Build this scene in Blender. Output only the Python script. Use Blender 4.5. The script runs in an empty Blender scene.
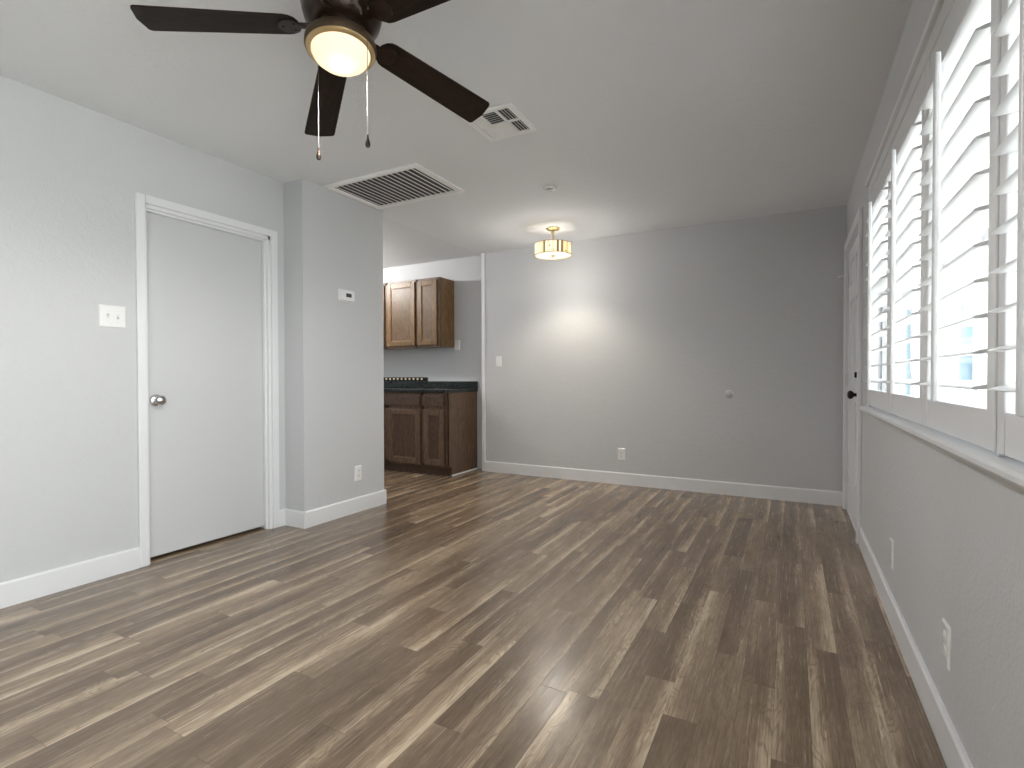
import bpy, bmesh, math, random
from mathutils import Vector, Matrix
PI = math.pi
random.seed(7)
C = bpy.context.scene.collection
SC = bpy.context.scene

# ------------------------------------------------------------------ camera
YAW, PITCH, ROLL, CAMH, FPX = 0.4931, -0.0132, -0.0019, 1.0546, 519.76
cam_d = bpy.data.cameras.new('camera')
cam = bpy.data.objects.new('camera', cam_d)
C.objects.link(cam)
_F = Vector((-math.sin(YAW)*math.cos(PITCH), math.cos(YAW)*math.cos(PITCH), math.sin(PITCH)))
_R = Vector((math.cos(YAW), math.sin(YAW), 0))
_U = _R.cross(_F)
_R2 = _R*math.cos(ROLL) + _U*math.sin(ROLL)
_U2 = _U*math.cos(ROLL) - _R*math.sin(ROLL)
M = Matrix((_R2, _U2, -_F)).transposed().to_4x4()
M.translation = Vector((0, 0, CAMH))
cam.matrix_world = M
cam_d.sensor_width = 36
cam_d.lens = FPX*36/1024
cam_d.clip_start = 0.02
SC.camera = cam

# ------------------------------------------------------------------ world, sun, exposure
SC.view_settings.view_transform = 'Standard'
SC.view_settings.look = 'None'
SC.view_settings.exposure = 1.3
SC.view_settings.gamma = 1.0
SC.view_settings.use_curve_mapping = False
W = bpy.data.worlds.new('daylight sky')
SC.world = W
W.use_nodes = True
W.node_tree.nodes['Background'].inputs[0].default_value = (1.0, 0.992, 0.982, 1)
W.node_tree.nodes['Background'].inputs[1].default_value = 3.7
SC.cycles.max_bounces = 14
SC.cycles.diffuse_bounces = 9
SC.cycles.transmission_bounces = 8
SC.cycles.transparent_max_bounces = 12
SC.cycles.sample_clamp_indirect = 8.0
SC.cycles.caustics_reflective = False
SC.cycles.caustics_refractive = False

def light(name, kind, loc, energy, color=(1, 1, 1), rot=(0, 0, 0), **kw):
    d = bpy.data.lights.new(name, kind)
    d.energy = energy
    d.color = color
    for k, v in kw.items():
        setattr(d, k, v)
    o = bpy.data.objects.new(name, d)
    o.location = loc
    o.rotation_euler = rot
    C.objects.link(o)
    return o

SUN = light('sun', 'SUN', (3, -4, 8), 10.0, (1, 0.97, 0.92), (math.radians(38), math.radians(-22), 0), angle=0.01)
# room dimensions (metres)
XR, YB, XL, YC, XB, YE, XK, H = 0.389, 4.99, -3.192, 2.505, -2.996, 3.313, -3.05, 2.44
YK, YR, XKL = 5.075, -2.9, -6.0
PORTAL = light('window_daylight', 'AREA', (XR+0.11, 1.94, 1.43), 1.0, (1, 1, 1), (0, PI/2, 0), shape='RECTANGLE', size=1.05, size_y=2.5)
PORTAL.data.cycles.is_portal = True
VY0, VY1, VZ0, VZ1 = -1.90, 0.42, 0.12, 2.20      # fill light window added to the same wall, behind the viewpoint
PORTAL2 = light('window_daylight', 'AREA', (XR+0.11, (VY0+VY1)/2, (VZ0+VZ1)/2), 1.0, (1, 1, 1), (0, PI/2, 0), shape='RECTANGLE', size=VZ1-VZ0, size_y=VY1-VY0)  # sky portal of the added window
PORTAL2.data.cycles.is_portal = True

# ------------------------------------------------------------------ material helpers
def mat(name, base=(0.8, 0.8, 0.8), rough=0.5, metal=0.0, bump=None, var=0.0, spec=0.5):
    m = bpy.data.materials.new(name)
    m.use_nodes = True
    nt = m.node_tree
    b = nt.nodes['Principled BSDF']
    b.inputs['Base Color'].default_value = (*base, 1)
    b.inputs['Roughness'].default_value = rough
    b.inputs['Metallic'].default_value = metal
    b.inputs['Specular IOR Level'].default_value = spec
    N, L = nt.nodes, nt.links
    tc = N.new('ShaderNodeTexCoord')
    if var:
        n = N.new('ShaderNodeTexNoise'); n.inputs['Scale'].default_value = 14
        n.inputs['Detail'].default_value = 4
        L.new(tc.outputs['Object'], n.inputs['Vector'])
        mx = N.new('ShaderNodeMix'); mx.data_type = 'RGBA'
        mx.inputs['A'].default_value = (*[c*(1-var) for c in base], 1)
        mx.inputs['B'].default_value = (*[min(1, c*(1+var)) for c in base], 1)
        L.new(n.outputs['Fac'], mx.inputs['Factor'])
        L.new(mx.outputs['Result'], b.inputs['Base Color'])
    if bump:
        scale, strength, dist = bump
        n = N.new('ShaderNodeTexNoise'); n.inputs['Scale'].default_value = scale
        n.inputs['Detail'].default_value = 3; n.inputs['Roughness'].default_value = 0.55
        L.new(tc.outputs['Object'], n.inputs['Vector'])
        n2 = N.new('ShaderNodeTexNoise'); n2.inputs['Scale'].default_value = scale*0.35
        n2.inputs['Detail'].default_value = 2
        L.new(tc.outputs['Object'], n2.inputs['Vector'])
        ad = N.new('ShaderNodeMath'); ad.operation = 'ADD'
        L.new(n.outputs['Fac'], ad.inputs[0]); L.new(n2.outputs['Fac'], ad.inputs[1])
        bp = N.new('ShaderNodeBump'); bp.inputs['Strength'].default_value = strength
        bp.inputs['Distance'].default_value = dist
        L.new(ad.outputs[0], bp.inputs['Height'])
        L.new(bp.outputs['Normal'], b.inputs['Normal'])
    return m

class G:
    """tiny node-graph helper"""
    def __init__(s, nt): s.nt = nt
    def n(s, t, **kw):
        o = s.nt.nodes.new(t)
        for k, v in kw.items(): setattr(o, k, v)
        return o
    def l(s, a, b): s.nt.links.new(a, b)
    def m(s, op, a, b=None, c=None, clamp=False):
        o = s.n('ShaderNodeMath', operation=op); o.use_clamp = clamp
        for i, v in enumerate((a, b, c)):
            if v is None: continue
            if isinstance(v, (int, float)): o.inputs[i].default_value = v
            else: s.l(v, o.inputs[i])
        return o.outputs[0]
    def xyz(s, x, y, z):
        o = s.n('ShaderNodeCombineXYZ')
        for i, v in enumerate((x, y, z)):
            if isinstance(v, (int, float)): o.inputs[i].default_value = v
            else: s.l(v, o.inputs[i])
        return o.outputs[0]
    def noise(s, vec, scale=1, detail=2, rough=0.5, dist=0):
        o = s.n('ShaderNodeTexNoise')
        o.inputs['Scale'].default_value = scale; o.inputs['Detail'].default_value = detail
        o.inputs['Roughness'].default_value = rough; o.inputs['Distortion'].default_value = dist
        s.l(vec, o.inputs['Vector']); return o.outputs['Fac']
    def ramp(s, fac, stops):
        o = s.n('ShaderNodeValToRGB')
        cr = o.color_ramp
        while len(cr.elements) > 1: cr.elements.remove(cr.elements[-1])
        cr.elements[0].position = stops[0][0]; cr.elements[0].color = (*stops[0][1], 1)
        for p, c in stops[1:]:
            e = cr.elements.new(p); e.color = (*c, 1)
        s.l(fac, o.inputs[0]); return o.outputs[0]
    def mix(s, f, a, b, blend='MIX'):
        o = s.n('ShaderNodeMix', data_type='RGBA', blend_type=blend)
        for k, v in (('Factor', f), ('A', a), ('B', b)):
            if isinstance(v, (int, float)): o.inputs[k].default_value = v
            elif isinstance(v, tuple): o.inputs[k].default_value = (*v, 1)
            else: s.l(v, o.inputs[k])
        return o.outputs['Result']
    def smooth(s, v, a, b):
        o = s.n('ShaderNodeMapRange', interpolation_type='SMOOTHSTEP')
        s.l(v, o.inputs[0]); o.inputs[1].default_value = a; o.inputs[2].default_value = b
        return o.outputs[0]

def floor_mat():
    m = bpy.data.materials.new('laminate planks'); m.use_nodes = True
    g = G(m.node_tree); b = m.node_tree.nodes['Principled BSDF']
    geo = g.n('ShaderNodeNewGeometry')
    sp = g.n('ShaderNodeSeparateXYZ'); g.l(geo.outputs['Position'], sp.inputs[0])
    x, y = sp.outputs[0], sp.outputs[1]
    WD = 0.1015
    xs = g.m('DIVIDE', g.m('ADD', x, 20.04), WD)
    row = g.m('FLOOR', xs); fx = g.m('FRACT', xs)
    wv = g.m('ADD', g.m('DIVIDE', y, 0.90), g.m('MULTIPLY', row, 37.31))
    def vor(feature):
        v = g.n('ShaderNodeTexVoronoi', voronoi_dimensions='1D', feature=feature)
        v.inputs['Scale'].default_value = 1; v.inputs['Randomness'].default_value = 0.75
        g.l(wv, v.inputs['W']); return v
    v1 = vor('F1'); v2 = vor('DISTANCE_TO_EDGE')
    cs = g.n('ShaderNodeSeparateColor'); g.l(v1.outputs['Color'], cs.inputs[0])
    r1, r2, r3 = cs.outputs[0], cs.outputs[1], cs.outputs[2]
    seed = g.m('ADD', g.m('MULTIPLY', r1, 61.0), g.m('MULTIPLY', row, 3.17))
    # long soft tone drift, fine grain, light sapwood streaks
    drift = g.noise(g.xyz(g.m('MULTIPLY', x, 9.0), g.m('MULTIPLY', y, 1.3), seed), 1, 3, 0.55, 0.3)
    grain = g.noise(g.xyz(g.m('MULTIPLY', x, 150.0), g.m('MULTIPLY', y, 3.5), seed), 1, 4, 0.65, 0.2)
    fib = g.noise(g.xyz(g.m('MULTIPLY', x, 420.0), g.m('MULTIPLY', y, 22.0), seed), 1, 2, 0.5)
    blot = g.noise(g.xyz(g.m('MULTIPLY', x, 26.0), g.m('MULTIPLY', y, 9.0), seed), 1, 3, 0.6, 0.4)
    field = g.noise(g.xyz(g.m('MULTIPLY', x, 13.0), g.m('MULTIPLY', y, 2.0), seed), 1, 2, 0.5, 0.6)
    ring = g.m('SINE', g.m('MULTIPLY', field, 110.0))
    ring = g.smooth(ring, 0.1, 1.0)
    # sapwood: near one long edge of the strip, wavering, on part of the strips
    flip = g.m('GREATER_THAN', r3, 0.72)
    ex = g.m('ABSOLUTE', g.m('SUBTRACT', fx, flip))
    waver = g.noise(g.xyz(g.m('MULTIPLY', row, 7.7), g.m('MULTIPLY', y, 2.2), seed), 1, 2, 0.5)
    edge = g.m('ADD', ex, g.m('MULTIPLY', g.m('SUBTRACT', waver, 0.5), 0.75))
    edge = g.m('ADD', edge, g.m('MULTIPLY', g.m('SUBTRACT', grain, 0.5), 0.35))
    sap = g.smooth(edge, 0.48, 1.05)
    sap = g.m('MULTIPLY', sap, g.smooth(r2, 0.12, 0.5))
    tone = g.m('ADD', g.m('MULTIPLY', r1, 0.26), g.m('MULTIPLY', drift, 0.72))
    tone = g.m('ADD', tone, g.m('MULTIPLY', g.m('SUBTRACT', grain, 0.5), 0.50))
    tone = g.m('ADD', tone, g.m('MULTIPLY', g.m('SUBTRACT', blot, 0.5), 0.28))
    tone = g.m('ADD', tone, g.m('MULTIPLY', g.m('SUBTRACT', fib, 0.5), 0.34))
    tone = g.m('SUBTRACT', tone, g.m('MULTIPLY', g.m('MULTIPLY', ring, 0.11), g.m('ADD', sap, 0.45)))
    tone = g.m('ADD', tone, g.m('MULTIPLY', sap, 0.36))
    col = g.ramp(tone, [(0.12, FL[0]), (0.42, FL[1]), (0.66, FL[2]), (0.95, FL[3]), ])
    sx = g.m('MINIMUM', fx, g.m('SUBTRACT', 1.0, fx))
    seam = g.m('MULTIPLY', g.smooth(g.m('MULTIPLY', sx, WD), 0.0002, 0.0014), g.smooth(g.m('MULTIPLY', v2.outputs['Distance'], 0.80), 0.0003, 0.0016))
    col = g.mix(g.m('MULTIPLY', g.m('SUBTRACT', 1.0, seam), 0.45), col, (0.05, 0.035, 0.025))
    g.l(col, b.inputs['Base Color'])
    rg = g.m('ADD', g.m('MULTIPLY', grain, 0.22), 0.13)
    g.l(rg, b.inputs['Roughness'])
    b.inputs['Specular IOR Level'].default_value = 0.80
    bp = g.n('ShaderNodeBump'); bp.inputs['Strength'].default_value = 0.35; bp.inputs['Distance'].default_value = 0.0012
    g.l(g.m('ADD', g.m('MULTIPLY', grain, 0.6), g.m('ADD', g.m('MULTIPLY', seam, 0.8), g.m('MULTIPLY', blot, 0.4))), bp.inputs['Height'])
    g.l(bp.outputs['Normal'], b.inputs['Normal'])
    return m

def wood_mat(name, dark, mid, light_, rough=0.42, axis='Z', scale=1.0):
    m = bpy.data.materials.new(name); m.use_nodes = True
    g = G(m.node_tree); b = m.node_tree.nodes['Principled BSDF']
    tc = g.n('ShaderNodeTexCoord'); mp = g.n('ShaderNodeMapping')
    s = {'Z': (1, 1, 0.09), 'X': (0.09, 1, 1)}[axis]
    mp.inputs['Scale'].default_value = s
    g.l(tc.outputs['Object'], mp.inputs[0])
    a = g.noise(mp.outputs[0], 22*scale, 4, 0.6, 1.2)
    f = g.noise(mp.outputs[0], 160*scale, 3, 0.6, 0.2)
    r = g.m('FRACT', g.m('MULTIPLY', a, 7.0))
    r = g.smooth(r, 0.0, 0.9)
    t = g.m('ADD', g.m('MULTIPLY', r, 0.35), g.m('MULTIPLY', f, 0.65))
    g.l(g.ramp(t, [(0.2, dark), (0.5, mid), (0.8, light_)]), b.inputs['Base Color'])
    b.inputs['Roughness'].default_value = rough
    bp = g.n('ShaderNodeBump'); bp.inputs['Strength'].default_value = 0.2; bp.inputs['Distance'].default_value = 0.0006
    g.l(t, bp.inputs['Height']); g.l(bp.outputs['Normal'], b.inputs['Normal'])
    return m

def emis(name, col, strength):
    m = bpy.data.materials.new(name); m.use_nodes = True
    b = m.node_tree.nodes['Principled BSDF']
    b.inputs['Base Color'].default_value = (*col, 1)
    b.inputs['Emission Color'].default_value = (*col, 1)
    b.inputs['Emission Strength'].default_value = strength
    b.inputs['Roughness'].default_value = 0.3
    return m

FL = [(0.088, 0.057, 0.036), (0.180, 0.126, 0.083), (0.300, 0.220, 0.148), (0.57, 0.455, 0.325)]
WALL = mat('painted orange peel wall', (0.558, 0.568, 0.584), 0.62, bump=(95, 0.42, 0.004))
CEIL = mat('textured ceiling paint', (0.80, 0.818, 0.845), 0.75, bump=(60, 0.5, 0.006))
CEILK = mat('smooth kitchen ceiling paint', (0.76, 0.78, 0.80), 0.7, bump=(120, 0.1, 0.002))
TRIM = mat('white semi gloss trim paint', (0.74, 0.75, 0.77), 0.35, bump=(18, 0.06, 0.002))
DOORM = mat('white door paint', (0.585, 0.595, 0.61), 0.38, bump=(30, 0.06, 0.002))
SHUT = mat('white shutter paint', (0.68, 0.69, 0.705), 0.30, bump=(25, 0.04, 0.001))
PLAST = mat('white plastic', (0.80, 0.80, 0.80), 0.25, var=0.02)
GREYP = mat('grey painted plastic', (0.68, 0.68, 0.69), 0.5, var=0.02)
DARKP = mat('dark slot plastic', (0.03, 0.03, 0.03), 0.5, var=0.1)
CHROME = mat('satin chrome', (0.72, 0.72, 0.73), 0.18, 1.0, var=0.03)
BLACKM = mat('black door hardware metal', (0.015, 0.015, 0.016), 0.35, 0.6, var=0.2)
BRASS = mat('brushed champagne brass', (0.62, 0.49, 0.24), 0.28, 1.0, var=0.08)
TAN = mat('antique bronze light ring', (0.075, 0.048, 0.027), 0.42, 0.5, var=0.2)
LIP = mat('antique gold ring lip', (0.50, 0.36, 0.18), 0.35, 0.6, var=0.1)
BRONZE = mat('dark oil rubbed bronze', (0.030, 0.018, 0.012), 0.28, 0.5, var=0.35)
BLADE = wood_mat('dark espresso blade veneer', (0.010, 0.006, 0.004), (0.016, 0.010, 0.007), (0.026, 0.016, 0.010), 0.5, 'X')
BLADE.node_tree.nodes['Principled BSDF'].inputs['Specular IOR Level'].default_value = 0.18
GRILLE = mat('white enamelled grille steel', (0.90, 0.90, 0.90), 0.35, var=0.03)
DUCT_SHADE = mat('painted duct shade', (0.075, 0.075, 0.08), 0.8, var=0.2)  # dark colour standing in for the shade inside the ducts
COUNTER = mat('dark green black laminate counter', (0.011, 0.017, 0.017), 0.22, var=0.3)
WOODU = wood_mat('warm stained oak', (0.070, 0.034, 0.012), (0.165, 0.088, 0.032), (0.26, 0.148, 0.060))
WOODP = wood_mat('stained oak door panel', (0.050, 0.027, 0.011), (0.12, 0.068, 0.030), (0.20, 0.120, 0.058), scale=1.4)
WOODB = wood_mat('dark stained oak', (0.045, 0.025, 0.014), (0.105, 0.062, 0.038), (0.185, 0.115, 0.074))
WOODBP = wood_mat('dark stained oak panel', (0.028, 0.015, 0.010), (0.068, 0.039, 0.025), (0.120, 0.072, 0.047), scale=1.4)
GROOVE = mat('shadow coloured cabinet interior', (0.02, 0.012, 0.008), 0.7, var=0.2)
CHAINM = mat('dull metal bead chain', (0.13, 0.125, 0.12), 0.5, 0.3, var=0.05)
PALE = mat('pale cream peg', (0.75, 0.66, 0.48), 0.5, var=0.05)
VINYL = mat('white vinyl window frame', (0.85, 0.85, 0.86), 0.35, var=0.02)
FLOORM = floor_mat()
# outside
STUCCO = mat('pale outdoor stucco', (0.78, 0.77, 0.75), 0.9, bump=(40, 0.4, 0.01))
CONC = mat('pale concrete', (0.60, 0.59, 0.57), 0.9, var=0.1)
TEAL = mat('pale teal painted siding', (0.055, 0.15, 0.175), 0.6, var=0.06)
PANE = mat('blue grey reflecting pane', (0.030, 0.065, 0.095), 0.15, var=0.1)
SIGNW = mat('white painted outdoor trim', (0.8, 0.8, 0.8), 0.6, var=0.02)

def glass_mat():
    m = bpy.data.materials.new('clear window glass'); m.use_nodes = True
    nt = m.node_tree; nt.nodes.remove(nt.nodes['Principled BSDF'])
    g = G(nt)
    tr = g.n('ShaderNodeBsdfTransparent'); tr.inputs[0].default_value = (0.93, 0.96, 0.96, 1)
    gl = g.n('ShaderNodeBsdfGlossy'); gl.inputs['Roughness'].default_value = 0.03
    fr = g.n('ShaderNodeFresnel'); fr.inputs['IOR'].default_value = 1.35
    mx = g.n('ShaderNodeMixShader')
    g.l(g.m('MULTIPLY', fr.outputs[0], 0.5), mx.inputs[0]); g.l(tr.outputs[0], mx.inputs[1]); g.l(gl.outputs[0], mx.inputs[2])
    g.l(mx.outputs[0], nt.nodes['Material Output'].inputs[0])
    return m
GLASS = glass_mat()

def frosted(name, col, emit, ecol):
    """lit frosted glass: lets the bulb inside glow through"""
    m = bpy.data.materials.new(name); m.use_nodes = True
    nt = m.node_tree; nt.nodes.remove(nt.nodes['Principled BSDF'])
    g = G(nt)
    t = g.n('ShaderNodeBsdfTranslucent'); t.inputs[0].default_value = (*col, 1)
    d = g.n('ShaderNodeBsdfDiffuse'); d.inputs[0].default_value = (*col, 1)
    e = g.n('ShaderNodeEmission'); e.inputs[0].default_value = (*ecol, 1); e.inputs[1].default_value = emit
    a = g.n('ShaderNodeMixShader'); a.inputs[0].default_value = 0.35
    g.l(t.outputs[0], a.inputs[1]); g.l(d.outputs[0], a.inputs[2])
    s = g.n('ShaderNodeAddShader'); g.l(a.outputs[0], s.inputs[0]); g.l(e.outputs[0], s.inputs[1])
    g.l(s.outputs[0], nt.nodes['Material Output'].inputs[0])
    return m

# ------------------------------------------------------------------ mesh helpers
class B:
    def __init__(s): s.bm = bmesh.new()
    def box(s, x0, x1, y0, y1, z0, z1, bev=0.0, mtx=None):
        r = bmesh.ops.create_cube(s.bm, size=1)
        vs = r['verts']
        for v in vs:
            v.co = Vector(((x0+x1)/2 + v.co.x*(x1-x0), (y0+y1)/2 + v.co.y*(y1-y0), (z0+z1)/2 + v.co.z*(z1-z0)))
        if bev:
            es = list({e for v in vs for e in v.link_edges})
            rr = bmesh.ops.bevel(s.bm, geom=es, offset=bev, segments=2, profile=0.5, affect='EDGES')
            vs = list({v for f in rr['faces'] for v in f.verts} | {v for v in vs if v.is_valid})
        if mtx is not None:
            for v in vs: v.co = mtx @ v.co
        return s
    def cyl(s, p0, p1, r, r2=None, seg=16):
        p0, p1 = Vector(p0), Vector(p1); d = p1-p0
        rr = bmesh.ops.create_cone(s.bm, cap_ends=True, segments=seg, radius1=r, radius2=r if r2 is None else r2, depth=d.length)
        q = d.to_track_quat('Z', 'Y').to_matrix().to_4x4(); q.translation = (p0+p1)/2
        for v in rr['verts']: v.co = q @ v.co
        return s
    def lathe(s, prof, center=(0, 0, 0), axis='Z', seg=40, close=True, mtx=None):
        c = Vector(center); rings = []
        for (r, h) in prof:
            ring = []
            for k in range(seg):
                a = 2*PI*k/seg
                if axis == 'Z': p = Vector((r*math.cos(a), r*math.sin(a), h))
                elif axis == 'X': p = Vector((h, r*math.cos(a), r*math.sin(a)))
                else: p = Vector((r*math.cos(a), h, r*math.sin(a)))
                p = c+p
                if mtx is not None: p = mtx @ p
                ring.append(s.bm.verts.new(p))
            rings.append(ring)
        for a, b in zip(rings, rings[1:]):
            for k in range(seg):
                s.bm.faces.new((a[k], a[(k+1) % seg], b[(k+1) % seg], b[k]))
        if close:
            s.bm.faces.new(rings[0][::-1]); s.bm.faces.new(rings[-1])
        return s
    def prism(s, pts, lo, hi, axis='Y', mtx=None):
        """extrude a 2D outline along an axis: axis Y takes (x,z), X takes (y,z), Z takes (x,y)"""
        def P(a, b, t):
            p = Vector({'Y': (a, t, b), 'X': (t, a, b), 'Z': (a, b, t)}[axis])
            return mtx @ p if mtx is not None else p
        A = [s.bm.verts.new(P(a, b, lo)) for a, b in pts]
        Bv = [s.bm.verts.new(P(a, b, hi)) for a, b in pts]
        n = len(pts)
        for k in range(n): s.bm.faces.new((A[k], A[(k+1) % n], Bv[(k+1) % n], Bv[k]))
        s.bm.faces.new(A[::-1]); s.bm.faces.new(Bv)
        return s
    def frame(s, axis, at0, at1, a0, a1, b0, b1, w, bev=0.0):
        """rectangular frame of width w with mitred look; plane normal = axis"""
        w = w if isinstance(w, (tuple, list)) else (w, w, w, w)   # left, right, bottom, top
        def bx(p0, p1, q0, q1):
            if axis == 'X': s.box(at0, at1, p0, p1, q0, q1, bev)
            elif axis == 'Y': s.box(p0, p1, at0, at1, q0, q1, bev)
            else: s.box(p0, p1, q0, q1, at0, at1, bev)
        bx(a0, a0+w[0], b0, b1); bx(a1-w[1], a1, b0, b1)
        if w[2]: bx(a0+w[0], a1-w[1], b0, b0+w[2])
        if w[3]: bx(a0+w[0], a1-w[1], b1-w[3], b1)
        return s
    def obj(s, name, m, parent=None, smooth=False, local=False):
        bmesh.ops.recalc_face_normals(s.bm, faces=s.bm.faces[:])
        if parent is None:
            co = [v.co for v in s.bm.verts]
            o0 = Vector(((min(c.x for c in co)+max(c.x for c in co))/2, (min(c.y for c in co)+max(c.y for c in co))/2, min(c.z for c in co)))
        elif local: o0 = Vector((0, 0, 0))
        else:
            r = parent
            o0 = Vector((0, 0, 0))
            while r is not None: o0 = o0 + r.location; r = r.parent
        for v in s.bm.verts: v.co -= o0
        me = bpy.data.meshes.new(name)
        if smooth:
            for f in s.bm.faces: f.smooth = True
        s.bm.to_mesh(me); s.bm.free()
        if smooth: me.set_sharp_from_angle(angle=math.radians(38))
        me.materials.append(m)
        o = bpy.data.objects.new(name, me)
        C.objects.link(o)
        if parent is None: o.location = o0
        else: o.parent = parent
        return o

def tag(o, label, cat, group=None, kind=None):
    o['label'] = label; o['category'] = cat
    if group: o['group'] = group
    if kind: o['kind'] = kind
    return o
def empty(name, loc):
    o = bpy.data.objects.new(name, None); C.objects.link(o); o.location = loc
    o.empty_display_size = 0.1
    return o
def struct(o, label=None, cat=None):
    o['kind'] = 'structure'
    if label: o['label'] = label
    if cat: o['category'] = cat
    return o
def copy_tree(o, parent=None):
    c = o.copy(); C.objects.link(c)
    if parent is not None: c.parent = parent
    for ch in list(o.children): copy_tree(ch, c)
    return c

# ------------------------------------------------------------------ room shell
T, TR = 0.15, 0.09
struct(B().box(XKL-T, XR+T, YR-T, YB+T, -0.12, 0).obj('floor', FLOORM), 'brown grey laminate floor of narrow random length planks', 'floor')
struct(B().box(-3.10, XR+T, YR-T, YB+T, H, H+0.12).box(XKL-T, -3.10, YR-T, YE-0.1, H, H+0.12).obj('ceiling', CEIL), 'light grey textured living room ceiling', 'ceiling')
struct(B().box(XKL-T, -3.10, YE-0.1, YB+0.25, H+0.004, H+0.12).obj('ceiling_kitchen', CEILK), 'smooth white kitchen ceiling beyond the ceiling seam', 'ceiling')
struct(B().box(XK, XR+T, YB, YB+T, 0, H).obj('wall_back', WALL), 'light grey textured wall at the far end of the room', 'wall')
struct(B().box(XKL, XK, YK, YK+T, 0, H+0.004).obj('wall_kitchen_back', WALL), 'white kitchen wall behind the cabinets', 'wall')
struct(B().box(XKL-T, XKL, YE, YK+T, 0, H+0.004).obj('wall_kitchen_left', WALL), 'kitchen side wall out of view', 'wall')
# left wall with door opening
DY0, DY1, DZ = 1.597, 2.395, 2.030
w = B()
w.box(XL-0.12, XL, YR, DY0, 0, H).box(XL-0.12, XL, DY1, YC, 0, H).box(XL-0.12, XL, DY0, DY1, DZ, H)
struct(w.obj('wall_left', WALL), 'light grey textured left wall around the closed flat door', 'wall')
struct(B().box(XKL, XB, YC, YE, 0, H).obj('wall_closet', WALL), 'light grey wall block jutting out between the door and the kitchen', 'wall')
struct(B().box(XL-1.0, XL-0.9, YR-T, YC, 0, H).box(XL-0.9, XL-0.12, YR-T, YR, 0, H).obj('wall_light_block', WALL), 'unseen wall added behind the flat door to block outdoor light', 'wall')  # added out of sight, keeps sky light from showing under the door
struct(B().box(XL-0.12, XR+T, YR-T, YR, 0, H).obj('wall_rear', WALL), 'light grey wall behind the viewpoint', 'wall')
# right wall with window and door openings
WY0, WY1, WZ0, WZ1 = 0.830, 3.080, 0.935, 1.930
EY0, EY1, EZ = 3.955, 4.870, 2.045
w = B()
w.box(XR, XR+TR, YR, VY0, 0, H).box(XR, XR+TR, VY1, WY0, 0, H).box(XR, XR+TR, VY0, VY1, 0, VZ0).box(XR, XR+TR, VY0, VY1, VZ1, H).box(XR, XR+TR, WY0, WY1, 0, WZ0).box(XR, XR+TR, WY0, WY1, WZ1, H)
w.box(XR, XR+TR, WY1, EY0, 0, H).box(XR, XR+TR, EY0, EY1, EZ, H).box(XR, XR+TR, EY1, YB, 0, H)
struct(w.obj('wall_right', WALL), 'grey textured right wall with the shuttered window and entry door', 'wall')

# baseboards: profile with a small eased top
BH, BT, cw_ = 0.116, 0.014, 0.047
def base_x(xf, y0, y1, sgn):     # runs along Y on a wall whose face is x = xf, room on side sgn
    pts = [(xf, 0), (xf+sgn*BT, 0), (xf+sgn*BT, BH-0.008), (xf+sgn*(BT-0.006), BH), (xf, BH)]
    return B().prism(pts, y0, y1, 'Y')
def base_y(yf, x0, x1):
    pts = [(yf, 0), (yf-BT, 0), (yf-BT, BH-0.008), (yf-BT+0.006, BH), (yf, BH)]
    return B().prism(pts, x0, x1, 'X')
struct(base_x(XL, YR, DY0-cw_, 1).obj('baseboard_left', TRIM))
struct(base_x(XL, DY1+cw_, YC, 1).obj('baseboard_left_corner', TRIM))
struct(base_y(YC, XL, XB+BT).obj('baseboard_closet_side', TRIM))
struct(base_x(XB, YC, YE+0.012, 1).obj('baseboard_closet', TRIM))
struct(base_y(YB, XK+0.03, XR).obj('baseboard_back', TRIM))
struct(base_x(XR, YR, 3.872, -1).obj('baseboard_right', TRIM))
struct(B().box(XK-0.012, XK+0.030, YB-0.012, YB+0.02, 0, H, 0.003).obj('trim_1', TRIM), 'narrow white vertical trim strip where the back wall ends at the kitchen', 'trim')
struct(B().box(-3.184, -3.170, 4.56, 5.06, 0, 0.014, 0.002).obj('trim_2', TRIM), 'thin white strip along the foot of the base cabinet side', 'trim')

# ------------------------------------------------------------------ left door (flat slab, knob)
d1 = struct(empty('door_1', (XL, (DY0+DY1)/2, 0)), 'closed flat white interior door with a round chrome knob', 'door')
cw = 0.047
c = B()
for (y0, y1, z0, z1) in ((DY0-cw, DY0, 0, DZ+cw), (DY1, DY1+cw, 0, DZ+cw), (DY0, DY1, DZ, DZ+cw)):
    c.box(XL, XL+0.019, y0, y1, z0, z1, 0.004)
c.obj('casing', TRIM, d1)
c = B()
c.box(XL-0.12, XL+0.002, DY0, DY0+0.012, 0, DZ).box(XL-0.12, XL+0.002, DY1-0.020, DY1, 0, DZ).box(XL-0.12, XL+0.002, DY0, DY1, DZ-0.020, DZ)
c.box(XL-0.045, XL-0.020, DY1-0.032, DY1-0.018, 0, DZ-0.018, 0.002).box(XL-0.045, XL-0.020, DY0, DY1, DZ-0.032, DZ-0.018, 0.002)
c.obj('jamb', TRIM, d1)
B().box(XL-0.092, XL-0.050, DY0+0.012, DY1-0.020, 0.020, DZ-0.020, 0.002).obj('door_slab', DOORM, d1)
# the knob
kn = B()
kx = XL-0.050
kn.lathe([(0.001, 0), (0.032, 0), (0.033, 0.004), (0.026, 0.010), (0.013, 0.014), (0.012, 0.026), (0.020, 0.032), (0.0275, 0.042), (0.029, 0.052), (0.024, 0.062), (0.012, 0.066), (0.001, 0.067)],
         (kx, DY0+0.078, 0.925), 'X', 32)
k = kn.obj('door_knob', CHROME, d1, smooth=True)

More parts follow.
